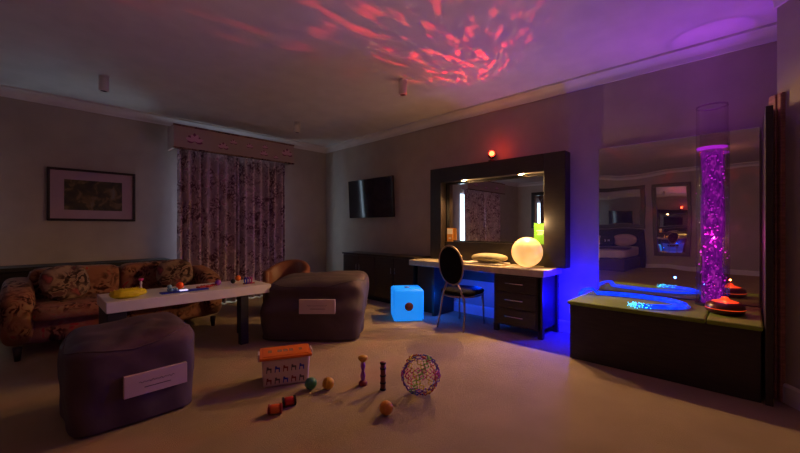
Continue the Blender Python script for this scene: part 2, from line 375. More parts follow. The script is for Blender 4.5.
# its light: red nebula thrown onto the ceiling and sparse red dots around
def gobo(name, loc, energy, direction, size, scale, stops, dist):
    l = light(name, 'SPOT', loc, energy, (1, 1, 1), shadow_soft_size=.002, spot_size=math.radians(size), spot_blend=1)
    aim(l, direction); d = l.data; d.use_nodes = True; nt = d.node_tree; em = nt.nodes['Emission']
    tc = nt.nodes.new('ShaderNodeTexCoord'); n = nt.nodes.new('ShaderNodeTexNoise'); n.inputs['Scale'].default_value = scale; n.inputs['Detail'].default_value = 4; n.inputs['Distortion'].default_value = dist
    nt.links.new(tc.outputs['Normal'], n.inputs['Vector']); nt.links.new(ramp(nt, n.outputs[0], stops), em.inputs[0])
gobo('nebula_beam', (4.30, 2.47, 2.28), 620, (-1.75, -.36, .58), 74, 21, [(.44, (.018, 0, 0)), (.55, (.06, .002, .001)), (.70, (1, .02, .004))], .15)
gobo('dot_beam', (4.30, 2.47, 2.25), 90, (-1, .12, -.28), 110, 9, [(.56, (0, 0, 0)), (.68, (1, .01, .05))], .2)
light('laser_spill', 'POINT', (4.28, 2.47, 2.30), .8, (1, .04, .01), shadow_soft_size=.03)

bm = B(); bmesh.ops.create_uvsphere(bm, u_segments=40, v_segments=28, radius=.18)
for v in bm.verts: v.co *= 1+.006*noise.noise(v.co*22)
o = obj('globe_lamp', bm, M['ball'], smooth=True, loc=(4.205, 1.94, .959)); tag(o, 'round glowing yellow moon-like ball lamp on the right end of the dressing desk', 'lamp')

bm = B()
bm_soft(bm, (0, 0, .062), (.14, .24, .060), 2.2, 12, mtx=Matrix.Rotation(.15, 4, 'Z'))
tag(obj('cushion', bm, M['olive'], smooth=True, loc=(4.2, 2.45, .80)), 'small olive cushion lying on papers on the dressing desk', 'cushion')
def sheets(name, x, y, w, h, rz, z0, n, label, cat):
    bm = B()
    for k in range(n): bm_box(bm, -w/2, w/2, -h/2, h/2, z0+k*.0022, z0+k*.0022+.0018, mtx=Matrix.Translation((x, y, 0)) @ Matrix.Rotation(rz+random.uniform(-.04, .04), 4, 'Z'))
    o = obj(name, bm, M['paper']); return tag(o, label, cat)
sheets('open_magazine', 4.19, 2.50, .30, .55, .1, .779, 8, 'pale open magazine under the olive cushion on the desk', 'magazine')
sheets('paper_sheet', 4.07, 1.98, (.16), .30, -.12, .779, 2, 'pale paper sheet on the desk left of the globe lamp', 'paper')
sheets('paper_sheet', 4.04, 1.70, .16, .22, .08, .779, 2, 'pale paper sheet at the desk corner in front of the globe lamp', 'paper')
# cards leaning in the mirror recess
def card(x, y0, y1, z0, z1, m, label, stripes):
    t = thing('leaning_card', label, 'card', (x, (y0+y1)/2, z0)); w = y1-y0; h = z1-z0
    box('card_panel', m, -.006, 0, -w/2, w/2, 0, h, t)
    bm = B()
    for a, b2, c, d_ in stripes: box('printed_text', M['wcard'], -.0075, -.0062, -w/2+a*w, -w/2+b2*w, c*h, d_*h, t)
card(4.44, 1.795, 1.955, 1.047, 1.31, M['gcard'], 'bright green card standing in the right end of the vanity mirror recess', [(.2, .8, .62, .66), (.25, .7, .52, .55), (.3, .75, .45, .47)])
card(4.44, 3.20, 3.31, 1.047, 1.25, M['ocard'], 'small orange and white card in the left end of the vanity mirror recess', [(.05, .95, .55, .95), (.3, .7, .2, .3)])
# small cup and glass behind the chair
bm = B(); bm_lathe(bm, [(0, 0), (.033, 0), (.038, .09), (.034, .09), (.030, .008), (0, .008)], 20)
tag(obj('drinking_glass', bm, mat('amber_glass', (.7, .45, .12), .15), smooth=True, loc=(4.2, 2.92, .778)), 'small amber tumbler on the desk just behind the black chair', 'glass')
bm = B(); bm_lathe(bm, [(0, 0), (.022, 0), (.022, .10), (.010, .12), (.010, .15), (0, .15)], 16)
tag(obj('small_bottle', bm, M['ygold'], smooth=True, loc=(4.25, 3.03, .778)), 'small golden bottle on the desk left of the tumbler', 'bottle')

# ------------------------------------------------------------------ oval back chair
CL = (3.87, 2.66, 0); t = thing('oval_back_chair', 'black padded oval-back chair with thin metal frame pushed under the dressing desk', 'chair', CL, math.radians(4))
bm = B(); bm_soft(bm, (.03, 0, .445), (.26, .235, .045), 3.2, 10); obj('seat', bm, M['blackf'], t, True)
bm = B(); bm_tube(bm, [(.03+.26*math.cos(a*PI/12), .232*math.sin(a*PI/12), .405) for a in range(24)], .012, 8, closed=True); obj('seat_frame', bm, M['bronze'], t, True)
tilt = Matrix.Translation((-.25, 0, .79)) @ Matrix.Rotation(-.16, 4, 'Y')
bm = B(); bm_soft(bm, (0, 0, 0), (.030, .160, .235), 2.3, 12, mtx=tilt); obj('backrest', bm, M['blackf'], t, True)
bm = B(); bm_tube(bm, [tilt @ Vector((0, .168*math.cos(a*PI/18), .245*math.sin(a*PI/18))) for a in range(36)], .012, 8, closed=True); obj('back_frame', bm, M['bronze'], t, True)
for sy in (-1, 1):
    bm = B(); bm_tube(bm, [(-.225, sy*.075, .575), (-.215, sy*.12, .47), (-.20, sy*.16, .36), (-.22, sy*.175, .2), (-.27, sy*.185, 0)], [.013, .014, .015, .012, .009], 8); obj('leg', bm, M['bronze'], t, True)
    bm = B(); bm_tube(bm, [(.23, sy*.175, .41), (.25, sy*.18, .2), (.26, sy*.185, 0)], [.018, .013, .009], 8); obj('leg', bm, M['bronze'], t, True)

# ------------------------------------------------------------------ blue cube lamp
cz = math.atan2(-.718, .697)
t = thing('cube_lamp', 'glowing blue rounded cube lamp on the carpet left of the black chair', 'lamp', (3.67, 3.43, 0), cz+.12)
c = box('shell', M['cube'], -.205, .205, -.205, .205, .002, .425, t, .03, smooth=True)
bm = B(); bm_lathe(bm, [(0, 0), (.055, 0), (.058, .004), (.05, .012), (0, .012)], 28, mtx=Matrix.Translation((0, -.206, .20)) @ Matrix.Rotation(PI/2, 4, 'X'))
obj('round_speaker', bm, M['cubed'], c, True)
bm = B(); bm_lathe(bm, [(0, 0), (.04, 0), (.042, .004), (0, .006)], 24, (0, 0, .426)); obj('round_speaker', bm, M['cubed'], c, True)

# ------------------------------------------------------------------ television
t = thing('television', 'black flat television hanging on the wall above the sideboard', 'television', (4.39, 5.05, 1.80)); t.rotation_euler.y = -.05
box('bezel', M['black'], 0.0, .045, -.615, .615, -.36, .36, t, .006)
box('screen', M['screen'], -.003, -.0003, -.595, .595, -.335, .342, t)
box('wall_bracket', M['blackm'], .046, .085, -.15, .15, -.12, .12, t)

# ------------------------------------------------------------------ bench, panel, acrylic mirror
BB = (4.04, .6, 0)
t = thing('platform_bench', 'large dark box bench topped with olive mats, in front of the leaning wall mirror', 'bench', BB)
L(box('body', M['bench'], 3.64, 4.46, -.055, 1.25, 0, .515, t, .004), BB)
L(box('mat', M['green'], 3.61, 4.47, .248, 1.27, .516, .552, t, .012), BB)
L(box('mat', M['green'], 3.61, 4.47, -.066, .244, .516, .552, t, .012), BB)
L(box('latch', M['plug'], 3.66, 3.68, 1.2505, 1.262, .42, .47, t, .002), BB)
tag(box('upright_panel', M['bench'], 3.62, 4.48, -.116, -.075, 0, 2.11, bev=.004), 'tall narrow dark panel standing at the right end of the bench', 'panel')
bm = B(); bm_box(bm, 4.472, 4.484, -.06, 1.224, .56, 2.14, .003)
tag(obj('acrylic_mirror', bm, M['acry']), 'wavy frameless mirror on the wall behind the bubble tube', 'mirror')

# ------------------------------------------------------------------ bubble tube
TB = (4.30, .25, .553)
t = thing('bubble_tube', 'tall clear bubble tube glowing magenta on the bench', 'bubble tube', TB)
bm = B(); bm_lathe(bm, [(0, 0), (.118, 0), (.118, .018), (0, .018)], 40); obj('base', bm, M['blackm'], t)
bm = B(); bm_lathe(bm, [(.112, .019), (.112, 1.79)], 48)
obj('tube_wall', bm, M['tube'], t, True)
bm = B(); bm_lathe(bm, [(.107, 1.785), (.1135, 1.785), (.1135, 1.80), (.107, 1.80), (.107, 1.785)], 48); obj('rim', bm, clear('rim_acrylic', (.85, .6, .9), .3), t, True)
bm = B()
bm_lathe(bm, [(0, .02), (.075, .02), (.068, .4), (.08, .8), (.07, 1.15), (.078, 1.40), (0, 1.40)], 24)
obj('lit_water_column', bm, M['core'], t, True)
bm = B(); bm_lathe(bm, [(0, 1.418), (.108, 1.418), (.108, 1.425), (0, 1.425)], 40); obj('water_surface', bm, M['surf'], t)
bm = B()
for k in range(190):
    z = random.uniform(.03, 1.38); a = random.uniform(0, 2*PI); r = random.uniform(.0, .085)*(1-.35*math.cos(z*9)); s_ = random.uniform(.003, .010)
    tt = bmesh.new(); bmesh.ops.create_icosphere(tt, subdivisions=1, radius=s_); merge(bm, tt, Matrix.Translation((r*math.cos(a), r*math.sin(a), z)))
o = obj('bubbles', bm, M['bubble'], t, True); o['kind'] = 'stuff'
t = thing('aroma_lamp', 'low domed dark lamp with glowing orange bands beside the bubble tube', 'lamp', (3.97, .15, .553))
bm = B(); bm_lathe(bm, [(0, 0), (.10, 0), (.122, .018), (.126, .040)], 40); bm_lathe(bm, [(.126, .046), (.120, .075), (.095, .092), (.07, .096)], 40); obj('shell', bm, M['potd'], t, True)
bm = B(); bm_lathe(bm, [(.123, .040), (.127, .043), (.123, .046)], 40); obj('light_band', bm, M['orng'], t, True)
bm = B(); bm_lathe(bm, [(.085, .096), (.06, .104), (.03, .115), (.02, .132), (0, .137)], 32); obj('glowing_top', bm, M['orng'], t, True)
light('aroma_glow', 'POINT', (0, 0, .17), .35, (1, .15, .03), t, shadow_soft_size=.008)

# ------------------------------------------------------------------ fibre optic strands
def catmull(pts, n=12):
    pts = [Vector(p) for p in pts]; q = [pts[0]]+pts+[pts[-1]]; out = []
    for i in range(1, len(q)-2):
        for k in range(n):
            s = k/n; a, b2, c, d = q[i-1:i+3]
            out.append(.5*((2*b2)+(c-a)*s+(2*a-5*b2+4*c-d)*s*s+(3*b2-a-3*c+d)*s**3))
    return out+[pts[-1]]
FB = (4.2, 1.33, 0)
t = thing('fibre_optic_lamp', 'bundle of glowing blue fibre optic strands curling over the left half of the bench', 'lamp')
bx = box('light_engine', M['blackm'], 4.22, 4.40, 1.30, 1.42, .0, .28, t, .01)
path = catmull([(4.28, 1.36, .28), (4.22, 1.34, .50), (4.12, 1.24, .60), (4.18, 1.05, .59), (4.22, .80, .585), (4.17, .56, .585), (4.03, .43, .585), (3.86, .46, .585), (3.76, .62, .58), (3.73, .75, .575)])
n = len(path); tips = B(); st = B()
for k in range(30):
    a = random.uniform(0, 2*PI); r = math.sqrt(random.random()); pts = []; ph = random.uniform(0, 6)
    end = n-random.randint(0, 9)
    for i in range(end):
        u = i/n; d = (path[min(i+1, n-1)]-path[max(i-1, 0)]).normalized(); side = d.cross(Vector((0, 0, 1)))
        if side.length < .01: side = Vector((0, 1, 0))
        side.normalize(); w = .012+.035*min(1, u*3)+.05*max(0, u-.78)/.22
        p = path[i]+side*(r*math.cos(a)*w+.006*math.sin(i*.22+ph))
        h = abs(r*math.sin(a))*(.012+.012*math.sin(u*PI))
        if i > 28: p.z = .559+h*1.6
        else: p.z += h
        pts.append(p)
    bm_tube(st, pts[::2], .0022, 4)
    for j in range(3):
        tt = bmesh.new(); bmesh.ops.create_icosphere(tt, subdivisions=1, radius=.0042); merge(tips, tt, Matrix.Translation(pts[-1]+Vector((random.uniform(-.04, .04), random.uniform(-.07, .05), random.uniform(0, .012)))))
o = obj('strands', st, M['blue'], t, True); o['kind'] = 'stuff'
o = obj('glowing_tips', tips, M['tips'], t, True); o['kind'] = 'stuff'
light('fibre_glow', 'POINT', (3.95, .60, .70), 1.0, (.02, .08, 1), t, shadow_soft_size=.008)

# ------------------------------------------------------------------ play table
TBL = (1.2, 4.16, 0)
t = thing('play_table', 'low white-topped table with dark legs holding toys, in front of the sofa', 'table', TBL)
L(box('tabletop', M['white'], .455, 1.91, 3.88, 4.45, .525, .62, t, .006), TBL)
L(box('leg', M['blackm'], .465, .60, 3.90, 4.43, 0, .524, t, .005), TBL)
L(box('leg', M['blackm'], 1.58, 1.665, 3.90, 3.97, 0, .524, t, .005), TBL)
L(box('leg', M['blackm'], 1.73, 1.80, 4.32, 4.39, 0, .524, t, .005), TBL)
ZT = .621
def F(px, py, z):
    d = (1.25-z)*361/(py-228); x = (px-400)/361
    return (.697*x+.718)*d, (-.718*x+.697)*d
# toys on the table (positions measured on the table top)
t = thing('spiky_caterpillar_toy', 'lumpy bright yellow rubber toy on the left end of the white table', 'toy', (.63, 4.03, ZT))
bm = B(); bm_soft(bm, (0, 0, .042), (.135, .06, .042), 2.3, 14, fn=lambda q: q*(1+.14*noise.noise(q*6)), mtx=Matrix.Rotation(.05, 4, 'Z')); obj('body', bm, M['yellow'], t, True)
bm = B()
for k in range(70):
    a = random.uniform(-1, 1); b2 = random.uniform(0, PI); r = math.sqrt(max(0, 1-a*a)); p = Vector((a*.13, math.cos(b2)*r*.056, .044+math.sin(b2)*r*.041))
    bm_tube(bm, [p, p+Vector((random.uniform(-.008, .008), math.cos(b2)*.012, math.sin(b2)*.010+.002))], [.004, .002], 5)
o = obj('rubber_bristles', bm, M['yellow'], t, True); o['kind'] = 'stuff'
def timer(name, loc, s, cap, mid, foot, label):
    t = thing(name, label, 'toy', loc)
    bm = B(); bm_lathe(bm, [(0, 0), (.030*s, 0), (.032*s, .02*s), (.018*s, .035*s), (0, .035*s)], 20); obj('foot', bm, M[foot], t, True)
    bm = B(); bm_lathe(bm, [(0, .036*s), (.014*s, .036*s), (.020*s, .07*s), (.010*s, .105*s), (.019*s, .14*s), (.012*s, .17*s), (0, .17*s)], 20); obj('bulb', bm, M[mid], t, True)
    bm = B(); bm_lathe(bm, [(0, .171*s), (.016*s, .171*s), (.036*s, .195*s), (.034*s, .212*s), (0, .216*s)], 20); obj('cap', bm, M[cap], t, True)
    return t
x, y = F(141, 292, ZT)
tm = timer('liquid_timer', (x, y, ZT), .62, 'pinkp', 'white', 'pinkp', 'tiny white bottle-like timer with pink cap beside the yellow toy on the white table')
t = thing('toy_tray', 'narrow blue tray with a pale blue figure on the white table', 'toy', (1.085, 4.03, ZT))
box('tray', M['bluep'], -.21, .21, -.045, .045, 0, .012, t, .005)
bm = B()
for k in range(7):
    tt = bmesh.new(); bmesh.ops.create_uvsphere(tt, u_segments=10, v_segments=8, radius=.018); merge(bm, tt, Matrix.Translation((-.12+random.uniform(-.045, .045), random.uniform(-.02, .02), .031+(.03 if k > 4 else 0))))
obj('bead_cluster', bm, M['teal'], t, True)
box('glowing_button', glow('white_led', (.8, .75, 1), 1.0), -.05, .02, -.035, .0, .0125, .022, t, .003)
def ball(name, loc, r, m, label, ring=None):
    bm = B(); bmesh.ops.create_uvsphere(bm, u_segments=24, v_segments=16, radius=r)
    o = obj(name, bm, M[m], smooth=True, loc=(loc[0], loc[1], loc[2]+r)); return tag(o, label, 'ball')
ball('toy_ball', (*F(180, 289, ZT), ZT), .036, 'oplast', 'bright orange ball behind the blue tray on the white table')
pb = ball('toy_ball', (*F(218, 285.5, ZT), ZT), .032, 'purple', 'purple ball near the middle of the white table')
ball('toy_ball', (*F(233, 283.5, ZT), ZT), .026, 'blackm', 'small black ball next to an orange ball on the white table')
ball('toy_ball', (*F(238, 281, ZT), ZT), .034, 'orange', 'orange ball behind the small black ball on the white table')
bm = B(); pts = []
cx, cy = F(206, 287.5, ZT)
for k in range(90):
    a = k*.55; pts.append((cx+.09*math.sin(a*.37+1)*math.cos(a*.11)+.03*math.cos(a), cy+.045*math.sin(a*.53)+.015*math.sin(a), ZT+.007+.006*(1+math.sin(a*1.7))))
bm_tube(bm, pts, .006, 6); tag(obj('bead_string', bm, M['redm'], smooth=True), 'tangled red cord toy on the white table left of the purple ball', 'toy')
x, y = F(247.5, 284, ZT)
t = thing('ring_toy', 'blue and purple ring toy on the right end of the white table', 'toy', (x, y, ZT))
for k, (m_, dx) in enumerate((('bluep', -.022), ('purple', .008), ('pinkp', .035))):
    bm = B(); bm_tube(bm, [(dx, .032*math.cos(a*PI/10), .040+.032*math.sin(a*PI/10)) for a in range(20)], .008, 8, closed=True); obj('ring', bm, M[m_], t, True)
bm = B(); bm_tube(bm, [(-.05, 0, .008), (.075, -.01, .008)], .008, 8); obj('rod', bm, M['darkred'], t, True)

# ------------------------------------------------------------------ beanbags
def beanbag(loc, rz, s, m, label, zlab, lab_x, lw, lh, slope, bulge=0):
    t = thing('beanbag', label, 'beanbag', loc, rz)
    def fn(q):
        q = q.copy(); top = max(0, q.z)
        k = 1+.05*noise.noise(Vector((q.x*2.2, q.y*2.2, q.z*1.5))+Vector(loc))
        if q.z < -.2: k *= min(1.22, (1.0001-abs(q.z)**6.6)**(-1/6.6))*(1-.04*abs(q.z))
        q.x *= k; q.y *= k
        fold = .05*math.sin(q.x*7+2.2*noise.noise(q*2+Vector(loc)))*max(0, q.z-.3)
        q.z += (slope*q.y*.5+.10*q.x+.05*noise.noise(q*3+Vector(loc)))*top+fold*.4
        q.y -= .04*math.exp(-((q.z-.72)/.12)**2)
        low = max(0, min(1, (.45-q.z)/.5)); low = low*low*(3-2*low); q.y -= bulge*low; q.x -= bulge*.12*low
        q.z = max(q.z, -1)
        return q
    bm = B(); bm_soft(bm, (0, 0, s[2]), s, 6.6, 22, fn)
    body = obj('body', bm, M[m], t, True)
    # piping seam round the upper rim
    bm = B(); pts = []
    for k in range(60):
        a = 2*PI*k/60; c_, s_ = math.cos(a), math.sin(a); l = (abs(c_)**6.6+abs(s_)**6.6+.80**6.6)**(1/6.6)
        q = fn(Vector((c_, s_, .80))/l); pts.append((q.x*s[0]*1.002, q.y*s[1]*1.002, s[2]+q.z*s[2]))
    bm_tube(bm, pts, .006, 6, closed=True); obj('seam_piping', bm, M[m], t, True)
    bm = B(); y = -s[1]*(1.045+bulge*.95)-.008; bm_box(bm, lab_x-lw/2, lab_x+lw/2, y-.004, y+.03, zlab-lh/2, zlab+lh/2, .002); lb = obj('sewn_label', bm, M['label'], t)
    bm = B(); pts = [(lab_x-.28*lw+.56*lw*k/60, y-.005, zlab+.006*math.sin(k*.9)*(.6+.4*math.sin(k*.37))+.012) for k in range(61)]; bm_tube(bm, pts, .0014, 4)
    bm_box(bm, lab_x-.2*lw, lab_x+.22*lw, y-.0055, y-.0042, zlab-.026, zlab-.021); obj('printed_script', bm, M['ink'], lb)
beanbag((.49, 3.11, 0), .03, (.345, .32, .285), 'bean', 'mauve-grey beanbag with pale label in the left foreground', .262, .085, .35, .135, .12)
beanbag((2.50, 3.80, 0), cz, (.575, .40, .335), 'bean2', 'charcoal beanbag with small pale label behind the storage tub, right of the table', .395, .085, .39, .155, .10, .26)

# ------------------------------------------------------------------ sofa
SB = (.8, 5.3, 0)
t = thing('floral_sofa', 'brown and red floral two-seat sofa behind the white table', 'sofa', SB)
x0, x1, y0, y1 = -.19, 1.77, 4.86, 5.78
bm = B(); bm_soft(bm, ((x0+x1)/2, (y0+y1)/2+.03, .25), ((x1-x0)/2-.06, (y1-y0)/2-.05, .135), 9, 8); L(obj('base', bm, M['sofa'], t, True), SB)
for k in range(2):
    cx = .39+k*.79
    bm = B(); bm_soft(bm, (cx, 5.20, .415), (.385, .36, .075), 7, 10); L(obj('seat_cushion', bm, M['sofa'], t, True), SB)
    bm = B(); bm_soft(bm, (cx, 5.62, .62), (.39, .125, .19), 7, 10, mtx=None); L(obj('back_cushion', bm, M['sofa'], t, True), SB)
bm = B(); bm_soft(bm, (.785, 5.72, .44), (.83, .10, .325), 7, 10); L(obj('back', bm, M['sofa'], t, True), SB)
for sx, cx in ((-1, x0+.12), (1, x1-.12)):
    def fn(q):
        q = q.copy(); f = (1-q.y)/2          # 1 at the front
        q.z = q.z-(.30*f**1.6)*max(0, q.z+.3); q.x += sx*.35*max(0, q.z)**2*(.4+.6*f)*.5; q.x *= 1
        return q
    bm = B(); bm_soft(bm, (cx, (y0+y1)/2, .43), (.125, .47, .315), 4, 12, fn); L(obj('arm', bm, M['sofa'], t, True), SB)
for x in (x0+.12, x1-.12):
    for y in (y0+.08, y1-.1):
        bm = B(); bm_lathe(bm, [(0, 0), (.022, 0), (.035, .125), (0, .125)], 12, (x, y, 0)); L(obj('leg', bm, M['dark2'], t, True), SB)
def pillow(name, loc, rot, s, m, label):
    bm = B(); bm_soft(bm, (0, 0, 0), s, 2.6, 12, fn=lambda q: Vector((q.x, q.y*(1-.25*(abs(q.x)**4+abs(q.z)**4)/2), q.z)))
    o = obj(name, bm, M[m], smooth=True, loc=loc); o.rotation_euler = rot; return tag(o, label, 'cushion')
pillow('scatter_cushion', (.28, 5.28, .665), (-.35, 0, .35), (.21, .085, .19), 'cushion', 'patterned cushion leaning against the left arm of the floral sofa')
pillow('scatter_cushion', (1.31, 5.28, .665), (-.35, 0, -.25), (.20, .085, .19), 'cushion', 'patterned cushion leaning at the right end of the floral sofa')
# dark console behind the sofa
t = thing('console_shelf', 'long black low console behind the floral sofa', 'console', (0, 6.3, 0))
box('body', M['dark'], -.45, 1.46, -.12, .27, 0, .735, t, .003); box('top', M['blackm'], -.47, 1.49, -.16, .275, .736, .785, t, .004)

# tub armchair
t = thing('tub_armchair', 'rust brown tub armchair between the curtain and the charcoal beanbag', 'armchair', (2.66, 4.92, 0), math.atan2(-.6, -.8)+PI/2)
bm = B(); n = 28; rows = []
for i in range(n+1):
    a = PI*(-.08)+PI*1.16*i/n; h = .62+.14*math.sin(max(0, min(PI, a)))
    prof = [(.25, .30), (.25, h-.03), (.275, h), (.315, h), (.34, h-.03), (.335, .12), (.26, .12)]
    rows.append([bm.verts.new((r*math.cos(a), r*math.sin(a), z)) for r, z in prof])
for a, b2 in zip(rows, rows[1:]):
    for k in range(7): bm.faces.new((a[k], a[(k+1) % 7], b2[(k+1) % 7], b2[k]))
bm.faces.new(rows[0]); bm.faces.new(rows[-1][::-1]); bmesh.ops.recalc_face_normals(bm, faces=bm.faces[:])
obj('curved_back', bm, M['brown'], t, True)
bm = B(); bm_soft(bm, (0, -.03, .27), (.245, .26, .15), 5, 10); obj('seat', bm, M['brown'], t, True)
for x in (-.2, .2):
    for y in (-.2, .2): 
        bm = B(); bm_lathe(bm, [(0, 0), (.016, 0), (.024, .13), (0, .13)], 10, (x, y, 0)); obj('leg', bm, M['dark2'], t, True)

# ------------------------------------------------------------------ curtains and pelmets
def curtain(x0, x1, y, z0, z1, label, seed):
    rnd = random.Random(seed); n = int((x1-x0)*130); bm = B(); rows = []
    folds = int((x1-x0)/.125); ph = [rnd.uniform(.7, 1.3) for _ in range(folds+2)]
    for k in range(9):
        z = z0+(z1-z0)*k/8; row = []
        for i in range(n+1):
            u = i/n*folds; j = int(u); amp = .062*(ph[j]*(1-(u-j))+ph[j+1]*(u-j))
            row.append(bm.verts.new((x0+(x1-x0)*i/n+.012*math.sin(u*2*PI*.5+k*.2), y-amp*math.sin(u*2*PI)+.006*math.sin(k+u), z)))
        rows.append(row)
    for a, b2 in zip(rows, rows[1:]):
        for i in range(n): bm.faces.new((a[i], a[i+1], b2[i+1], b2[i]))
    o = obj('curtain', bm, M['curtain'], smooth=True); md = o.modifiers.new('thick', 'SOLIDIFY'); md.thickness = .004
    return tag(o, label, 'curtain')
curtain(1.565, 2.50, 6.25, .02, 2.5, 'left half of the floral curtain hanging beside the framed picture', 1)
curtain(2.47, 3.415, 6.365, .02, 2.5, 'right half of the floral curtain hanging behind the tub armchair', 2)
curtain(-2.70, -1.62, 6.40, .02, 2.5, 'far half of the floral curtain seen only in the vanity mirror, away from the picture', 3)
curtain(-1.60, -.60, 6.40, .02, 2.5, 'near half of the floral curtain seen only in the vanity mirror, beside the daylight slit', 4)
def pelmet(x0, x1, yf, label, flowers):
    t = thing('pelmet', label, 'pelmet', ((x0+x1)/2, yf, 2.45)); w = (x1-x0)/2
    bm = B(); bm_box(bm, -w, w, 0, .03, 0, .33, .004); bm_box(bm, -w, -w+.03, .03, YB-yf-.13, 0, .33, .004); bm_box(bm, w-.03, w, .03, YB-yf-.13, 0, .33, .004); bm_box(bm, -w, w, .0, YB-yf-.13, .33, .345, .003)
    obj('board', bm, M['pelmet'], t)
    bm = B(); bm_box(bm, -w-.006, w+.006, -.01, .03, -.012, .012, .004); bm_box(bm, -w-.006, w+.006, -.01, .03, .325, .352, .004); obj('braid', bm, M['cushion'], t)
    def flower(cx, cz, s, bm, bm2):
        for k in range(9):
            a = -PI*.05+PI*1.1*k/8; L_ = s*(.9+.1*math.sin(k*2.1)); pts = []
            for q in range(9):
                u = q/8; pts.append((u*L_, .22*s*math.sin(u*PI)**.8))
            pts += [(u_, -v_) for u_, v_ in pts[-2:0:-1]]
            R2 = [(cx+p*math.cos(a)-r*math.sin(a), cz+p*math.sin(a)+r*math.cos(a)) for p, r in pts]
            bm_poly(bm if k % 2 else bm2, R2, .0015+.0008*(k % 2), Matrix.Translation((0, -.0003, 0)))
    for cx, cz, s in flowers:
        b1, b2 = B(), B(); flower(cx, cz-.02, min(s*1.3, .13), b1, b2)
        obj('flower_print', b1, M['petal'], t); obj('flower_print', b2, M['petal2'], t)
pelmet(1.50, 3.46, 6.12, 'fabric pelmet box with pink flower print above the floral curtain', [(-.70, .15, .10), (-.28, .12, .07), (-.12, .22, .05), (.15, .20, .05), (.40, .11, .06), (.42, .23, .045), (.62, .08, .04), (.84, .17, .09)])
pelmet(-2.76, -.44, 6.22, 'fabric pelmet box seen only in reflection, above the second window', [(-.6, .15, .09), (.1, .12, .06), (.7, .17, .09)])

# ------------------------------------------------------------------ framed picture
t = thing('framed_picture', 'dark-framed landscape picture with pale mount on the wall above the sofa', 'picture', (.64, 6.598, 1.70))
bm = B()
for a, b2, c, d_ in ((-.472, .472, .322, .352), (-.472, .472, -.352, -.322), (-.472, -.440, -.322, .322), (.440, .472, -.322, .322)): bm_box(bm, a, b2, -.035, 0, c, d_, .004)
obj('frame', bm, M['dark'], t)
box('mount', mat('mauve_mount', (.42, .30, .38), .8), -.44, .44, -.014, 0, -.322, .322, t)
box('print', M['art'], -.305, .315, -.017, -.0145, -.205, .205, t)

# ------------------------------------------------------------------ ceiling spotlights
base = None
for k, (px, py, pz, lab) in enumerate(((3.055, 2.92, 0, 'white cylinder ceiling spotlight nearest the red light patches'), (.60, 5.28, 0, 'white cylinder ceiling spotlight above the framed picture'), (3.06, 5.31, 0, 'white cylinder ceiling spotlight nearest the right end of the pelmet'))):
    if k == 0:
        base = thing('ceiling_spotlight', lab, 'ceiling light', (px, py, ZC), 0, 'ceiling spotlights')
        bm = B(); bm_lathe(bm, [(0, 0), (.052, 0), (.052, -.012), (0, -.012)], 28); obj('ceiling_plate', bm, M['corn'], base)
        bm = B(); bm_lathe(bm, [(0, -.013), (.046, -.013), (.048, -.16), (.046, -.175), (.038, -.177), (.036, -.165), (0, -.165)], 28); obj('body', bm, M['corn'], base, True)
        bm = B(); bm_lathe(bm, [(0, -.166), (.033, -.166), (.030, -.171), (0, -.172)], 24); obj('lens', bm, M['black'], base)
    else:
        o = copy_tree(base); o.location = (px, py, ZC); o['label'] = lab

# ------------------------------------------------------------------ toys on the carpet
ang = math.atan2(-.17, .365)
t = thing('storage_tub', 'pale patterned plastic storage tub with bright orange lid on the carpet', 'storage box', (1.478, 2.752, 0), ang)
bm = B(); bm_box(bm, -.185, .185, -.125, .125, 0, .215, .018, 3)
for v in bm.verts:
    k = .93+.07*v.co.z/.215; v.co.x *= k; v.co.y *= k
tub = obj('body', bm, M['tubp'], t, 'edge')
bm = B(); bm_box(bm, -.20, .20, -.14, .14, .216, .238, .008, 2); bm_box(bm, -.175, .175, -.115, .115, .238, .243, .003); lid = obj('lid', bm, M['orange'], t)
for sx in (-1, 1): box('clip', M['tubp'], sx*.205-.007, sx*.205+.007, -.05, .05, .185, .243, t, .004)
bm = B()     # lid print: rounded marks
for k, (x, w) in enumerate(((-.12, .03), (-.045, .035), (0, .035), (.045, .03), (.12, .025))): bm_box(bm, x-w/2, x+w/2, -.03, .03, .2431, .2436, mtx=None)
obj('lid_print', bm, mat('lid_print_grey', (.30, .16, .12), .6), lid)
llama = [(0, 0), (.005, 0), (.006, .016), (.020, .016), (.021, 0), (.026, 0), (.027, .024), (.012, .026), (.009, .046), (.001, .046), (-.002, .040), (.003, .038)]
for r in range(2):
    for c_ in range(5):
        m_ = ('darkred', 'ink', 'bluep')[(r+c_) % 3]; x = -.150+c_*.062; z = .025+r*.09
        y = -.125*(.93+.07*z/.215)-.0005
        bm = B(); bm_poly(bm, [(x+a*1.5, z+b2*1.5) for a, b2 in llama], .0015, Matrix.Translation((0, y, 0))); obj('animal_print', bm, M[m_], tub)

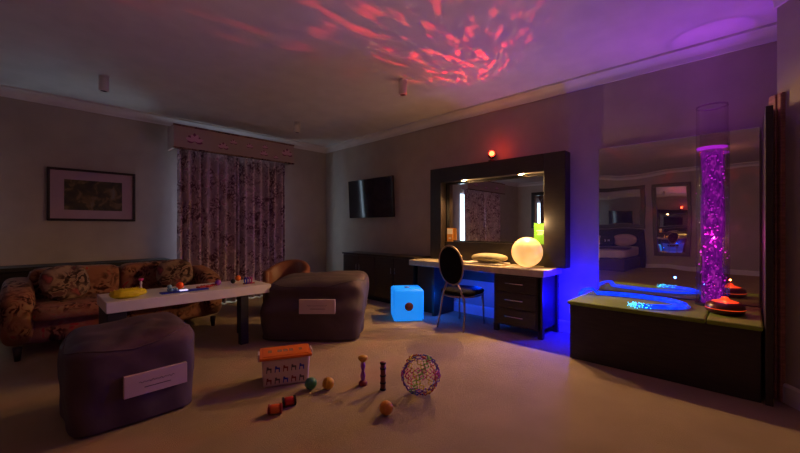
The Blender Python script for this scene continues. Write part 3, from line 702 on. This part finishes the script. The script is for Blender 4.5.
def seam_ball(px, py, r, m, label):
    x, y = F(px, py, 0); x += .0*r; c_ = (x+VZ.x*r*.55, y+VZ.y*r*.55, .001)
    t = thing('play_ball', label, 'ball', c_)
    bm = B(); bmesh.ops.create_uvsphere(bm, u_segments=28, v_segments=18, radius=r)
    for v in bm.verts: v.co *= 1+.02*noise.noise(v.co*60)
    obj('shell', bm, M[m], t, True, (0, 0, r))
    bm = B(); bm_tube(bm, [((r*.999)*math.cos(a*PI/18), 0, r+(r*.999)*math.sin(a*PI/18)) for a in range(36)], .0018, 5, closed=True, mtx=Matrix.Rotation(.7, 4, 'Z')); obj('seam', bm, M[m], t, True)
seam_ball(310, 391, .046, 'gball', 'dark green ball on the carpet at the right front corner of the storage tub')
seam_ball(327.5, 391, .046, 'ygold', 'yellow ball on the carpet between the green ball and the sand timer')
seam_ball(386, 417, .046, 'oball', 'amber ball nearest the camera on the carpet, in front of the red tube')
x, y = F(363, 385, 0)
timer('spinning_timer', (x, y, .001), 1.07, 'ygold', 'purple', 'darkred', 'tall thin toy timer with yellow flared cap standing on the carpet')
x, y = F(383, 390, 0)
t = thing('rain_stick', 'upright dark red tube toy with banded rings on the carpet', 'toy', (x, y, .001))
bm = B(); bm_lathe(bm, [(0, 0), (.020, 0), (.020, .215), (0, .215)], 20); obj('tube', bm, mat('dark_red_band', (.20, .035, .03), .4), t, True)
for z in (.0, .05, .105, .16, .20):
    bm = B(); bm_lathe(bm, [(.0205, z), (.0235, z+.001), (.0235, z+.012), (.0205, z+.013)], 20); obj('band', bm, M['blackm'], t, True)
def roller(px, py, rz, m1, m2, label):
    x, y = F(px, py, 0); t = thing('wooden_roller', label, 'toy', (x, y, .034), rz)
    RX = Matrix.Rotation(PI/2, 4, 'Y')
    bm = B(); bm_lathe(bm, [(0, -.032), (.026, -.032), (.030, -.02), (.030, .02), (.026, .032), (0, .032)], 24, mtx=RX); obj('barrel', bm, M[m1], t, True)
    for s_ in (-1, 1):
        bm = B(); bm_lathe(bm, [(0, s_*.033), (.033, s_*.033), (.033, s_*.045), (0, s_*.045)], 24, mtx=RX); obj('wheel', bm, M[m2], t)
roller(275, 414, -.55, 'orange', 'darkred', 'orange barrel toy with dark end wheels on the carpet below the storage tub')
roller(289, 406, -.35, 'redm', 'blackm', 'small dark striped barrel toy behind the orange barrel toy')
# expanding sphere: six zig-zag great circles of coloured links
R_ = .142; x, y = F(421, 398, 0); cx, cy = x+VZ.x*.05, y+VZ.y*.05
t = thing('expanding_sphere', 'openwork expanding ball of coloured plastic links on the carpet', 'toy', (cx, cy, R_+.012))
phi = (1+5**.5)/2; axes = [Vector(v).normalized() for v in ((0, 1, phi), (0, 1, -phi), (1, phi, 0), (1, -phi, 0), (phi, 0, 1), (-phi, 0, 1))]
hm = [mat('link_'+n_, c_, .35) for n_, c_ in (('pink', (.65, .04, .25)), ('yellow', (.70, .55, .03)), ('blue', (.06, .06, .45)), ('green', (.20, .50, .05)), ('red', (.60, .04, .03)), ('violet', (.22, .05, .40)))]
for ax, m_ in zip(axes, hm):
    u = ax.orthogonal().normalized()
    # start on an icosidodecahedron vertex: intersection of two great circles
    o2 = [a for a in axes if a is not ax][0]; u = ax.cross(o2).normalized(); w = ax.cross(u)
    bm = B()
    N = 20
    def pt(a, r, h): return (u*math.cos(a)+w*math.sin(a))*r+ax*h
    for k in range(N):
        a0, a1 = 2*PI*k/N, 2*PI*(k+1)/N
        for off in (-1, 1):      # two crossing links per segment
            bm_tube(bm, [pt(a0, R_-.006*off, .017*off), pt(a1, R_+.006*off, -.017*off)], .0027, 5)
            tt = bmesh.new(); bmesh.ops.create_icosphere(tt, subdivisions=1, radius=.005); merge(bm, tt, Matrix.Translation(pt(a0, R_, .017*off)))
    obj('scissor_ring', bm, m_, t, True)
t.rotation_euler = (.3, .5, .2)

# ------------------------------------------------------------------ bedroom side, seen in the mirrors
def framed_mirror(y0, y1, z0, z1, label, w):
    t = thing('framed_mirror', label, 'mirror', (XO, (y0+y1)/2, (z0+z1)/2)); a = (y1-y0)/2; b2 = (z1-z0)/2
    bm = B(); bm_box(bm, .001, .09, -a, a, b2-w, b2, .004); bm_box(bm, .001, .09, -a, a, -b2, -b2+w, .004); bm_box(bm, .001, .09, -a, -a+w, -b2+w, b2-w, .004); bm_box(bm, .001, .09, a-w, a, -b2+w, b2-w, .004)
    obj('frame', bm, M['dark'], t); box('glass', M['mirror'], .01, .03, -a+w, a-w, -b2+w, b2-w, t)
framed_mirror(2.33, 6.0, 1.24, 2.60, 'wide black-framed mirror above the bed, seen in the acrylic mirror reflecting the television', .12)
framed_mirror(1.24, 2.15, .42, 2.58, 'tall black-framed mirror beside the bed, seen in the acrylic mirror reflecting the globe lamp', .10)
BD = (-3.4, 3.35, 0)
t = thing('double_bed', 'double bed with pale linen and dark headboard, seen in the mirrors', 'bed', BD)
box('base', M['bedd'], -.95, 1.0, -.9, .9, .02, .40, t, .02)
bm = B(); bm_soft(bm, (.03, 0, .53), (.99, .92, .13), 8, 10); obj('mattress', bm, M['linen'], t, True)
box('headboard', M['head'], -1.08, -.98, -1.0, 1.0, .0, 1.22, t, .03)
bm = B(); bm_soft(bm, (.55, 0, .665), (.40, .93, .012), 8, 8); obj('bed_runner', bm, M['bedd'], t, True)
for k, (y, m_, lab) in enumerate(((2.85, 'pinkc', 'pale pillow on the bed nearer the tall mirror, seen in reflection'), (3.85, 'pinkc', 'pale pillow on the bed nearer the windows, seen in reflection'))):
    o = pillow('bed_pillow', (-4.19, y, .86), (0, .25, 0), (.11, .33, .20), m_, lab); o['category'] = 'pillow'; o['group'] = 'bed pillows'
t = thing('dark_cushion', 'dark cushion with two small pale letters on the bed, seen in reflection', 'cushion', (-3.96, 3.30, .86)); t.rotation_euler.y = .25
bm = B(); bm_soft(bm, (0, 0, 0), (.08, .24, .20), 2.8, 10); obj('cover', bm, M['head'], t, True)
def letters():
    bm = B()
    def st(a, b2): bm_tube(bm, [(.083, a[0], a[1]), (.083, b2[0], b2[1])], .007, 4)
    st((-.09, -.03), (-.09, .04)); st((-.09, .04), (-.065, 0)); st((-.065, 0), (-.04, .04)); st((-.04, .04), (-.04, -.03))
    st((.04, -.03), (.04, .04)); st((.04, 0), (.08, .04)); st((.04, 0), (.08, -.03)); return bm
obj('letters', letters(), M['wcard'], t)
